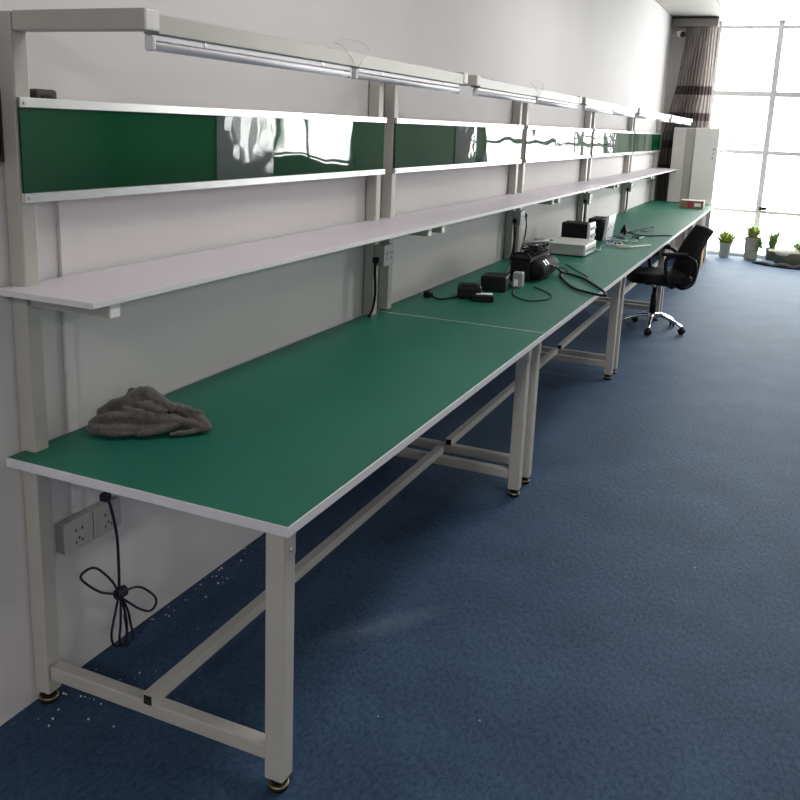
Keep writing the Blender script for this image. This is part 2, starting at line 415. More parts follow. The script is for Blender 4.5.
    for v in bd.verts:
        yy = pa+.004+(v.co.x+.5)*(pb-pa-.008); z_ = 1.403+(v.co.y+.5)*.232
        v.co = Vector((.0640+.0008*math.sin((yy-Y0)*5.1+1.0)*math.sin(PI*(v.co.y+.5))+.0005*math.sin((yy-Y0)*13+2+2.2*v.co.y), yy, z_))
    bo = MB(); bo.bm_add(bd, 0, True); bo.box(.0600, .0612, pa+.004, pb-.004, 1.403, 1.635)
    bo = bo.build('green_board', M['board'], r)
    MB().box(.0592, .072, pa, pb, 1.6215, 1.645, .0015).build('top_rail', M['alu'], r)
    MB().box(.0592, .072, pa, pb, 1.395, 1.4185, .0015).build('bottom_rail', M['alu'], r)
    for yy in (pa+.012, pb-.012):
        for zz in (1.632, 1.406):
            MB().lathe([(.004, 0), (.004, .0015), (.002, .003)], (.072, yy, zz), axis='x', n=8).build('screw', M['steel'], r)
    MB().box(.0685, .0692, Y0+.84, Y0+1.175, 1.4185, 1.6215).build('clear_sleeve', M['sleeve'], bo)
    return r
bench = make_bench()
for k in range(1, 5):
    c = copy_tree(bench); c.location = (.43, Y0+k*L, 0); tag(c, LAB[k][0])

# ------------------------------------------------------------------ batten lights under the rails
ORD = ['cloth-strewn', 'adapter-strewn', 'instrument-laden', 'mostly bare', 'carton']
def make_batten():
    y0 = Y0+.088; y1 = y0+.955; x = .430; zt = 1.7900
    r = thing('batten_light', 'white batten light under the rail, window-side end free', 'light', (x, y0, zt))
    MB().box(x-.011, x+.011, y0+.012, y1-.012, zt-.013, zt, .0015).build('housing', M['white_plastic'], r)
    d = MB(); n = 14; vs = []; fs = []
    for yy in (y0+.012, y1-.012):
        for k in range(n):
            a = PI*(.93)+PI*1.14*k/(n-1); vs.append((x+.0135*math.cos(a), yy, zt-.021+.0135*math.sin(a)))
    for k in range(n-1): fs.append([k, k+1, n+k+1, n+k])
    fs += [list(range(n))[::-1], [n+k for k in range(n)], [0, n, 2*n-1, n-1]]
    d.add(vs, fs, 0, True); d.build('diffuser', M['tube'], r)
    for ya, yb in ((y0, y0+.013), (y1-.013, y1)):
        MB().box(x-.0125, x+.0125, ya, yb, zt-.0355, zt-.001, .005).build('end_cap', M['white_plastic'], r)
    for f in (.2, .8):
        yy = y0+(y1-y0)*f
        MB().box(x-.0125, x+.0125, yy-.004, yy+.004, zt-.010, zt, .001).build('clip', M['steel'], r)
    return r
bl = make_batten()
BL = ['bench with the grey cloth', 'bench with the black case', 'bench with the wires', 'mostly bare bench before the carton bench', 'bench with the carton']
first = True
for k in range(5):
    for j in range(2):
        o = bl if first else copy_tree(bl); first = False
        o.location = (.430, Y0+k*L+.088+j*.985, 1.7895)
        tag(o, 'white batten light above the %s, %s of its two' % (BL[k], 'camera-side' if j == 0 else 'window-side'), 'light', 'batten lights under the overhead rails')
# thin lead looping up between battens
for k in range(2):
    y = Y0+k*L+1.05
    c = MB().tube([(.450, y-.02, 1.775), (.452, y-.015, 1.80), (.450, y-.08, 1.842), (.43, y-.10, 1.856), (.43, y-.02, 1.872), (.44, y+.06, 1.868), (.452, y+.085, 1.85), (.452, y+.03, 1.80), (.450, y+.02, 1.775)], .0011, n=6, sub=6)
    tag(c.build('lamp_lead', M['cable_white']), ['thin pale wire looping above the rail over the grey cloth bench', 'thin pale wire looping above the rail over the black case bench'][k], 'wire', 'lamp leads above the rails')

# ------------------------------------------------------------------ crumpled towel
def towel():
    mb = MB()
    def ell(c, r, rot=0, tilt=0):
        bm = bmesh.new(); bmesh.ops.create_icosphere(bm, subdivisions=3, radius=1)
        mtx = Matrix.Translation(c) @ Matrix.Rotation(rot, 4, 'Z') @ Matrix.Rotation(tilt, 4, 'Y') @ Matrix.Diagonal((*r, 1))
        mb.bm_add(bm, 0, True, mtx)
    # local axes: u along the towel (image left to right), w towards the camera
    o = Vector((.125, 1.865, H)); U = Vector((.29, .16, 0)).normalized(); W = Vector((.55, -.83, 0)).normalized()
    ang = math.atan2(U.y, U.x)
    def P(u, w, z): return o+U*u+W*w+Vector((0, 0, z))
    ell(P(-.035, .0, .028), (.076, .045, .034), ang, .0)
    ell(P(-.005, -.012, .046), (.066, .030, .028), ang, -.25)
    ell(P(.0, .0, .074), (.05, .03, .03), ang, -.1)
    ell(P(.06, -.012, .038), (.08, .032, .029), ang, .25)
    ell(P(.13, .0, .018), (.08, .028, .022), ang, .18)
    def rope(pts, r0, fl=.75): mb.tube([P(*p) for p in pts], r0, n=12, sub=6, flat=fl)
    taper = lambda a, b, c: (lambda t: a+(b-a)*t*2 if t < .5 else b+(c-b)*(t*2-1))
    rope([(-.115, .01, .018), (-.08, .035, .04), (-.02, .045, .05), (.05, .045, .045), (.12, .04, .038), (.19, .03, .016)], taper(.016, .022, .014))
    rope([(-.12, .03, .014), (-.085, .055, .016), (-.03, .062, .020), (.03, .055, .022), (.07, .05, .03)], taper(.014, .022, .012))
    rope([(.015, .075, .010), (.055, .070, .016), (.095, .055, .024), (.12, .045, .03)], taper(.010, .016, .012))
    rope([(.10, .065, .006), (.135, .06, .008), (.18, .045, .012), (.21, .03, .012)], taper(.006, .008, .010))
    rope([(-.01, .012, .098), (.015, .0, .106), (.04, .005, .104), (.075, .02, .085), (.11, .02, .066)], taper(.013, .024, .016))
    rope([(.01, .03, .082), (.04, .038, .078), (.09, .035, .062)], taper(.010, .017, .012))
    rope([(-.10, .0, .045), (-.06, .005, .072), (-.02, .01, .090), (.0, .005, .102)], taper(.012, .017, .010))
    rope([(.10, -.005, .06), (.15, .0, .05), (.185, .02, .028), (.205, .025, .008)], taper(.02, .02, .014))
    rope([(.14, .01, .062), (.165, .012, .056), (.18, .018, .050)], taper(.008, .010, .006))
    rope([(-.115, .045, .008), (-.07, .072, .012), (-.02, .078, .012), (.02, .07, .010)], taper(.008, .012, .008))
    rope([(-.03, .035, .070), (.02, .050, .064), (.07, .050, .052), (.11, .046, .044)], taper(.007, .010, .007))
    rope([(-.02, .0, .098), (-.012, -.004, .112), (-.004, .0, .116)], taper(.006, .007, .004))
    rope([(.165, .0, .05), (.18, .005, .054), (.19, .012, .046)], taper(.006, .007, .004))
    ob = mb.build('crumpled_cloth', M['towel'])
    tag(ob, 'crumpled dark grey cloth lying in a heap on the green bench', 'cloth')
    rm = ob.modifiers.new('remesh', 'REMESH'); rm.mode = 'VOXEL'; rm.voxel_size = .0032; rm.use_smooth_shade = True
    sm = ob.modifiers.new('smooth', 'SMOOTH'); sm.iterations = 1; sm.factor = .5
    tx = bpy.data.textures.new('cloth_wrinkle', 'CLOUDS'); tx.noise_scale = .034; tx.noise_depth = 3
    dp = ob.modifiers.new('wrinkle', 'DISPLACE'); dp.texture = tx; dp.strength = .013; dp.mid_level = .5; dp.texture_coords = 'LOCAL'
    ob.location += Vector((.034, -.018, .005))
    for v in ob.data.vertices:
        if v.co.z < H+.002: v.co.z = H+.002
    return ob
towel()

# ------------------------------------------------------------------ near wall fittings
def socket(name, y0, y1, z0, z1, label, group):
    r = thing(name, label, 'socket', (0, (y0+y1)/2, (z0+z1)/2), group)
    MB().box(.0, .030, y0, y1, z0, z1, .004).build('back_box', M['socket'], r)
    MB().box(.029, .037, y0-.0015, y1+.0015, z0-.0015, z1+.0015, .003).build('face_plate', M['socket'], r)
    cy = (y0+y1)/2; cz = (z0+z1)/2
    h = MB()
    for dy, dz, w, hh in ((-.012, .014, .0022, .009), (.012, .014, .0022, .009), (0, -.012, .0022, .009), (-.012, -.022, .002, .008), (.012, -.022, .002, .008)):
        h.box(.0365, .0376, cy+dy-w, cy+dy+w, cz+dz-hh/2, cz+dz+hh/2)
    h.build('pin_holes', M['black'], r)
    return r
M['socket'] = mat('dusty_socket', (.46, .44, .43), .5, var=.04)
socket('wall_socket', 1.688, 1.795, .405, .495, 'white wall socket under the near bench, close behind the post', 'wall sockets under the near bench')
socket('wall_socket', 1.803, 1.910, .405, .495, 'white wall socket under the near bench with the hanging dark cable', 'wall sockets under the near bench')
c = thing('hanging_cable', 'dark cable hanging under the near bench, coiled into a tied knot', 'cable', (.05, 1.84, .2))
MB().box(.036, .062, 1.822, 1.85, .515, .540, .006).build('plug', M['cable_blue'], c)
cb = MB()
cb.tube([(.05, 1.836, .53), (.06, 1.843, .50), (.062, 1.862, .40), (.060, 1.868, .30), (.055, 1.872, .205)], .0045, n=8)
for pts in ([(.055, 1.872, .20), (.05, 1.80, .24), (.045, 1.735, .31), (.045, 1.742, .33), (.05, 1.785, .325), (.055, 1.84, .26), (.055, 1.872, .20)],
            [(.055, 1.872, .20), (.05, 1.86, .15), (.05, 1.838, .08), (.05, 1.85, .035), (.055, 1.885, .03), (.055, 1.90, .08), (.055, 1.885, .16), (.055, 1.872, .20)],
            [(.055, 1.872, .20), (.06, 1.95, .185), (.06, 2.02, .12), (.06, 2.03, .085), (.06, 2.0, .075), (.06, 1.95, .11), (.06, 1.91, .15), (.055, 1.872, .19)],
            [(.06, 1.872, .20), (.06, 1.90, .13), (.055, 1.915, .08), (.05, 1.93, .02), (.05, 1.90, .008)],
            [(.06, 1.872, .195), (.065, 1.862, .11), (.06, 1.86, .05), (.055, 1.88, .018), (.055, 1.90, .04), (.055, 1.89, .12)]):
    cb.tube(pts, .0038, n=8)
for k in range(6): cb.tube([(.055+.012*math.cos(a), 1.872+.006*(k-1.5), .20+.014*math.sin(a)) for a in [i*PI/4 for i in range(9)]], .0042, n=6, sub=3)
cb.build('coiled_lead', M['cable_blue'], c)
rw = thing('cable_raceway', 'white vertical cable raceway on the wall behind the end post', 'raceway', (0, 1.765, 1.6))
MB().box(0, .009, 1.748, 1.782, .50, 1.62, .003).build('channel', M['wall'], rw)
MB().box(.0085, .011, 1.749, 1.781, .50, 1.62, .001).build('cover', M['wall'], rw)
dk = thing('wall_adapter', 'small dark brown adapter behind the top rail of the near green board', 'adapter', (0, 1.71, 1.65))
MB().box(0, .030, 1.672, 1.745, 1.622, 1.668, .008, seg=3).build('housing', M['dark_brown'], dk)
MB().box(.0295, .033, 1.69, 1.725, 1.632, 1.655, .002).build('front_plate', M['black'], dk)
dk2 = thing('wall_panel', 'dark narrow wall panel at the very edge left of the end post', 'panel', (0, 1.53, 1.58))
MB().box(0, .012, 1.40, 1.592, 1.49, 1.665, .003).build('back_plate', M['dark_brown'], dk2)
MB().box(.0118, .015, 1.42, 1.575, 1.51, 1.648, .002).build('front_plate', M['black'], dk2)

# socket boxes on the inner posts with hanging black leads
POSTLAB = ['joining the grey cloth and black case benches', 'joining the black case and instrument benches', 'joining the instrument and mostly bare benches', 'joining the mostly bare and carton benches']
def make_post_box():
    y = Y0+L-.082
    r = thing('socket_box', 'grey socket box', 'socket', (.06, y, 1.03))
    MB().box(.0605, .104, y-.03, y+.075, .985, 1.078, .004).build('back_box', M['light_grey'], r)
    MB().box(.1035, .110, y-.032, y+.077, .983, 1.080, .003).build('face_plate', M['light_grey'], r)
    h = MB()
    for dy in (0.0, .045):
        for a, b in ((-.008, .012), (.008, .012), (0, -.012)): h.box(.1098, .1108, y+dy+a-.002, y+dy+a+.002, 1.03+b-.006, 1.03+b+.006)
    h.build('pin_holes', M['black'], r)
    l = MB().box(.062, .088, y-.058, y-.031, 1.0, 1.026, .006); l.build('plug', M['black'], r)
    MB().tube([(.075, y-.045, 1.01), (.078, y-.055, .96), (.082, y-.055, .86), (.075, y-.062, .79), (.07, y-.09, .757)], .0065, n=8).build('lead', M['cable'], r)
    return r
pb = make_post_box()
for k in range(4):
    o = pb if k == 0 else copy_tree(pb)
    o.location.y = Y0+L-.082+k*L
    tag(o, 'socket box with black lead on the posts '+POSTLAB[k], 'socket', 'socket boxes on the posts')
# white wall socket with black plug beside the second pair of posts
w2 = thing('wall_socket', 'white wall socket holding a round black plug, above the black case', 'socket', (0, 6.05, 1.05))
MB().box(0, .012, 5.99, 6.10, .985, 1.09, .003).build('face_plate', M['white_plastic'], w2)
MB().lathe([(.022, 0), (.024, .012), (.020, .040), (.010, .05)], (.012, 6.06, 1.02), axis='x', n=16).build('plug', M['black'], w2)
MB().tube([(.055, 6.06, 1.01), (.06, 6.06, .93), (.055, 6.04, .84), (.05, 6.0, .78), (.06, 5.95, .757)], .005).build('lead', M['cable'], w2)

# ------------------------------------------------------------------ things on the second bench
def bolt(mb, *a, **k): return mb
pl = thing('power_plug', 'small black plug on a lead near the wall, second bench', 'plug', (.10, 4.14, H))
MB().box(.085, .125, 4.115, 4.165, H+.001, H+.034, .008, seg=3).build('body', M['black'], pl)
MB().box(.072, .086, 4.125, 4.130, H+.012, H+.022).box(.072, .086, 4.150, 4.155, H+.012, H+.022).build('pin', M['steel'], pl)
MB().tube([(.124, 4.14, H+.014), (.15, 4.115, H+.008), (.19, 4.09, H+.008), (.225, 4.15, H+.008), (.25, 4.22, H+.01)], .0045).build('lead', M['cable'], pl)

def rotbox(mb, c, s, rz, bev, mi=0, ry=0.0):
    return mb.box(-s[0]/2, s[0]/2, -s[1]/2, s[1]/2, -s[2]/2, s[2]/2, bev, mi, Matrix.Translation(c) @ Matrix.Rotation(rz, 4, 'Z') @ Matrix.Rotation(ry, 4, 'Y'), 3)
ad = thing('label_printer', 'black desktop device with a white label strip on its front', 'device', (.33, 4.25, H))
a = MB(); rotbox(a, (.285, 4.265, H+.034), (.125, .12, .064), .35, .012); a.build('body', M['black'], ad)
a = MB(); rotbox(a, (.372, 4.225, H+.0165), (.115, .105, .031), .35, .006); a.build('tray', M['black_soft'], ad)
a = MB(); rotbox(a, (.378, 4.236, H+.0335), (.085, .040, .003), .35, .001); a.build('label', M['label_white'], ad)
a = MB(); rotbox(a, (.283, 4.265, H+.068), (.085, .08, .006), .35, .002); a.build('lid', M['black_soft'], ad)

a2 = thing('power_adapter', 'black power adapter brick with ribbed side, between label device and grey cube', 'adapter', (.33, 4.56, H))
a = MB(); rotbox(a, (.33, 4.565, H+.042), (.14, .16, .082), .15, .008); a.build('body', M['black'], a2)
a = MB()
for k in range(6): rotbox(a, (.33-.05+.02*k, 4.482-.003+.003*k, H+.042), (.006, .006, .06), .15, .001)
a.build('rib', M['black_soft'], a2)
MB().tube([(.40, 4.60, H+.03), (.40, 4.645, H+.02), (.375, 4.68, H+.012), (.36, 4.75, H+.008)], .005).build('lead', M['cable'], a2)

sm_ = thing('plug_adapter', 'small grey translucent plug cube standing before the black case', 'adapter', (.42, 4.71, H))
a = MB(); rotbox(a, (.416, 4.715, H+.041), (.056, .07, .08), .1, .006); a.build('body', M['grey_plastic'], sm_)
a = MB(); rotbox(a, (.412, 4.679, H+.028), (.024, .006, .040), .1, .002); a.build('button', M['label_white'], sm_)
a = MB(); rotbox(a, (.416, 4.715, H+.083), (.050, .06, .005), .1, .002); a.build('lid', M['light_grey'], sm_)

# thin dark cable loop
z = H+.0058
tag(MB().tube([(.425, 4.66, z+.006), (.43, 4.58, z), (.47, 4.45, z), (.52, 4.37, z), (.595, 4.33, z), (.655, 4.405, z), (.665, 4.50, z), (.61, 4.62, z), (.54, 4.70, z), (.50, 4.74, z)], .0036, n=8).build('thin_cable', M['cable']), 'thin dark cable curling open in front of the grey plug cube', 'cable')

# black case with coiled leads on top
bc = thing('equipment_case', 'black equipment case with rounded end and leads heaped on its lid', 'case', (.40, 5.1, H))
MB().box(.305, .425, 4.90, 5.36, H+.001, H+.128, .012, seg=3).build('body', M['black'], bc)
MB().box(.30, .43, 4.895, 5.365, H+.124, H+.14, .006, seg=3).build('lid', M['black_soft'], bc)
MB().lathe([(.0, -.22), (.05, -.21), (.058, -.17), (.058, .12), (.048, .18), (.02, .2), (0, .2)], (.445, 5.13, H+.066), axis='y', n=20).build('padded_pocket', M['black_soft'], bc)
a = MB()
for yy in (4.99, 5.045): rotbox(a, (.487, yy, H+.108), (.008, .014, .036), 0, .002, ry=-.75)
a.build('buckle', M['steel'], bc)
MB().tube([(.32, 4.92, H+.138), (.325, 4.92, H+.158), (.365, 4.92, H+.164), (.405, 4.92, H+.158), (.41, 4.92, H+.138)], .007).build('handle', M['black'], bc)
a = MB(); rnd = random.Random(3)
for k in range(9):
    cx, cy, rx, ry_, zz = .38+rnd.uniform(-.03, .04), 5.17+rnd.uniform(-.06, .06), rnd.uniform(.03, .055), rnd.uniform(.07, .13), H+.156+.006*k*.6
    a.tube([(cx+rx*math.cos(t), cy+ry_*math.sin(t), zz+.006*math.sin(3*t+k)) for t in [i*2*PI/12+k for i in range(13)]], .0045, n=6, sub=4)
tag(a.build('coiled_leads', M['cable']), 'heap of black coiled leads on top of the black case', 'cables')
a = MB()
a.tube([(.33, 5.06, H+.210), (.38, 5.10, H+.211), (.42, 5.17, H+.212), (.43, 5.26, H+.210)], .010, n=8)
a.tube([(.35, 5.25, H+.208), (.40, 5.28, H+.209), (.44, 5.33, H+.207)], .008, n=8)
tag(a.build('grey_hose', M['grey_plastic']), 'short grey thick lead lying across the black coil on the case', 'cable')
z = H+.011
tag(MB().tube([(.515, 5.06, H+.085), (.518, 5.15, H+.07), (.53, 5.26, H+.025), (.56, 5.30, z), (.625, 5.24, z), (.70, 5.15, z), (.80, 4.97, z), (.88, 4.80, z+.002), (.912, 4.70, z+.002), (.88, 4.68, z+.002), (.82, 4.72, z), (.72, 4.80, z), (.63, 4.97, z), (.555, 5.15, z), (.515, 5.31, z), (.50, 5.40, z)], .0075, n=8).build('thick_cable', M['cable']), 'thick black cable looping from the black case over the bench edge', 'cable')
MBt = MB().tube([(.45, 5.70, H+.006), (.50, 5.62, H+.006), (.556, 5.51, H+.006), (.64, 5.37, H+.006), (.69, 5.27, H+.006)], .0035)
tag(MBt.build('thin_cable', M['cable']), 'thin straight black cable between the thick cable loop and the pale instrument', 'cable')
tag(MB().tube([(.40, 5.55, H+.006), (.46, 5.53, H+.006), (.50, 5.48, H+.006), (.53, 5.42, H+.006)], .003).build('thin_cable', M['cable']), 'short thin black cable between the case and the thick cable loop', 'cable')
tag(MB().tube([(.085, 5.73, .975), (.085, 5.72, .90), (.085, 5.71, .80), (.10, 5.62, H+.012), (.16, 5.38, H+.006), (.22, 5.10, H+.006), (.27, 4.93, H+.006), (.26, 4.80, H+.006), (.31, 4.74, H+.006), (.355, 4.765, H+.008)], .005).build('mains_cable', M['cable']), 'black cable running down the post and along the wall behind the black case', 'cable')

# pale instrument box
wb = thing('instrument_box', 'pale grey instrument box with silver end, in front of the black-faced one', 'instrument', (.3, 6.3, H))
MB().box(.135, .472, 6.13, 6.50, H+.008, H+.083, .008, seg=3).build('body', M['light_grey'], wb)
MB().box(.130, .478, 6.125, 6.505, H+.080, H+.090, .004).build('lid', M['pale_plastic'], wb)
a = MB().box(.4715, .479, 6.14, 6.49, H+.012, H+.080, .003); a.build('end_panel', M['silver'], wb)
a = MB()
for k in range(5): a.lathe([(.009, 0), (.008, .008)], (.479, 6.18+.06*k, H+.045), axis='x', n=10)
a.build('knob', M['grey_plastic'], wb)
a = MB()
for x_ in (.16, .45):
    for y_ in (6.16, 6.47): a.lathe([(.010, 0), (.010, .008)], (x_, y_, H+.0015), n=10)
a.build('foot', M['black_soft'], wb)
bb = thing('instrument_box', 'black-faced instrument box with white knobbed end behind the pale one', 'instrument', (.3, 6.7, H))
MB().box(.185, .385, 6.60, 6.78, H+.001, H+.190, .006, seg=3).build('body', M['black'], bb)
MB().box(.384, .406, 6.595, 6.785, H+.001, H+.196, .005).build('end_panel', M['silver'], bb)
a = MB()
for k in range(3):
    for j in range(3): a.lathe([(.012, 0), (.010, .012)], (.406, 6.635+.055*k, H+.045+.055*j), axis='x', n=10)
a.build('knob', M['pale_plastic'], bb)
MB().box(.20, .37, 6.5975, 6.601, H+.02, H+.175, .001).build('front_panel', M['black_soft'], bb)
tb = thing('instrument_box', 'dark instrument with a bright silver leaning end panel behind the wires', 'instrument', (.36, 7.4, H))
MB().box(.255, .372, 7.22, 7.50, H+.001, H+.175, .006, seg=3).build('body', M['black'], tb)
a = MB(); a.box(-.012, .012, -.15, .15, 0, .205, .004, 0, Matrix.Translation((.396, 7.36, H+.002)) @ Matrix.Rotation(.10, 4, 'Y')); a.build('end_panel', M['silver'], tb)
a = MB()
for k in range(4): a.lathe([(.010, 0), (.010, .006)], (.416, 7.26+.07*k, H+.10+.02*(k % 2)), axis='x', n=10)
a.build('knob', M['grey_plastic'], tb)

# wires, boards, connectors
def board(c, s, rz, m, label, name='circuit_board'):
    r = thing(name, label, 'circuit board', (c[0], c[1], H))
    a = MB(); rotbox(a, (c[0], c[1], H+.0045), (s[0], s[1], .003), rz, .0005); a.build('board', m, r)
    q = random.Random(int(c[1]*100))
    a = MB(); Mx = Matrix.Translation((c[0], c[1], H+.006)) @ Matrix.Rotation(rz, 4, 'Z')
    for k in range(9):
        x, y = q.uniform(-.4, .4)*s[0], q.uniform(-.4, .4)*s[1]; w = q.uniform(.006, .014); h = q.uniform(.004, .016)
        a.box(x-w/2, x+w/2, y-w, y+w, -.0005, h, .0006, 0, Mx)
    a.build('chips', M['black'], r)
    a = MB()
    a.box(s[0]*.36, s[0]*.47, -s[1]*.4, s[1]*.4, -.0005, .010, .001, 0, Mx); a.build('connector', M['pale_plastic'], r)
    return r
board((.52, 7.05, H), (.13, .20), .3, M['pcb_grey'], 'grey blue circuit board with dark chips under the tangle of wires')
board((.60, 7.62, H), (.09, .14), -.2, M['pcb'], 'green circuit board beyond the tangled wires')
cs = thing('connector_strip', 'white connector strip pointing to the bench edge beside the circuit board', 'connector', (.66, 6.95, H))
a = MB(); rotbox(a, (.615, 6.90, H+.012), (.11, .05, .022), .25, .003); a.build('housing', M['pale_plastic'], cs)
a = MB(); rotbox(a, (.715, 7.03, H+.008), (.015, .27, .012), -.55, .002); a.build('tail', M['label_white'], cs)
a = MB()
for k in range(3): rotbox(a, (.585+.028*k, 6.885+.007*k, H+.0235), (.012, .018, .003), .25, .0005)
a.build('slot', M['black'], cs)
bp_ = thing('power_plug', 'black upright plug beside the silver end panel, among the wires', 'plug', (.44, 7.85, H))
MB().box(.42, .47, 7.82, 7.88, H+.001, H+.05, .008, seg=3).build('body', M['black'], bp_)
MB().lathe([(.016, 0), (.012, .02), (.007, .035)], (.445, 7.85, H+.049), n=12).build('strain_relief', M['black_soft'], bp_)
z = H+.009
W_ = [
 ('black cable running from the plug to the bench edge', M['cable'], .006, [(.47, 7.85, z+.01), (.52, 7.88, z), (.58, 7.80, z), (.66, 7.80, z), (.75, 7.90, z), (.835, 7.985, z)]),
 ('thin black wire loop lying beyond the plug', M['cable'], .0042, [(.47, 8.05, z), (.50, 8.30, z), (.56, 8.60, z), (.60, 8.55, z), (.62, 8.35, z), (.58, 8.15, z), (.53, 8.25, z), (.55, 8.45, z)]),
 ('short thin dark wire running straight back from the plug', M['cable'], .003, [(.45, 7.90, z+.01), (.48, 8.05, z), (.50, 8.12, z), (.515, 8.17, z)]),
 ('grey blue wire arching over the circuit board', M['cable_grey'], .004, [(.40, 7.00, z), (.44, 6.93, z+.02), (.50, 6.96, z+.035), (.56, 7.05, z+.03), (.58, 7.2, z+.01), (.54, 7.35, z), (.47, 7.30, z+.02), (.43, 7.12, z+.03), (.48, 6.95, z+.02), (.55, 6.88, z)]),
 ('grey blue wire from the pale instrument to the board', M['cable_grey'], .004, [(.4845, 6.41, H+.03), (.50, 6.55, z), (.47, 6.72, z), (.46, 6.86, z), (.50, 6.97, z+.01)]),
 ('dark blue wire bundled beside the silver end panel', M['cable_blue'], .005, [(.43, 7.45, z), (.46, 7.35, z+.03), (.48, 7.22, z+.04), (.53, 7.18, z+.03), (.56, 7.30, z+.015), (.52, 7.48, z), (.46, 7.55, z), (.45, 7.72, z), (.445, 7.80, z+.01)]),
 ('short pale wire hooked near the connector strip', M['cable_white'], .003, [(.56, 7.35, z), (.60, 7.25, z+.01), (.64, 7.30, z), (.63, 7.42, z), (.59, 7.45, z)]),
]
for lab, m, rr, pts in W_: tag(MB().tube(pts, rr, n=7).build('wire', m), lab, 'wire', 'loose wires around the circuit boards')

# small carton
ct = thing('carton', 'small reddish brown carton with pale label at the window end', 'box', (.66, 11.4, H))
MB().box(.515, .785, 11.30, 11.52, H+.001, H+.094, .002).build('box_body', M['carton'], ct)
MB().box(.513, .787, 11.298, 11.522, H+.0935, H+.099, .0015).build('lid', M['carton_top'], ct)
MB().box(.68, .755, 11.2985, 11.3005, H+.03, H+.07).build('label', M['label_white'], ct)
MB().box(.60, .665, 11.2985, 11.3005, H+.008, H+.088).build('printed_panel', M['red_print'], ct)
kb = thing('floor_carton', 'brown cardboard carton on the carpet under the window end bench', 'box', (.70, 11.82, 0))
MB().box(.60, .80, 11.70, 11.95, .001, .26, .003).build('box_body', M['carton_brown'], kb)
a = MB(); a.box(.60, .70, 11.70, 11.95, .258, .262, 0, 0); a.box(.7, .8, 11.70, 11.95, .258, .262); a.build('flap', M['carton_brown'], kb)
MB().box(.685, .715, 11.698, 11.952, .10, .2635, .0005).build('tape', M['carton_top'], kb)

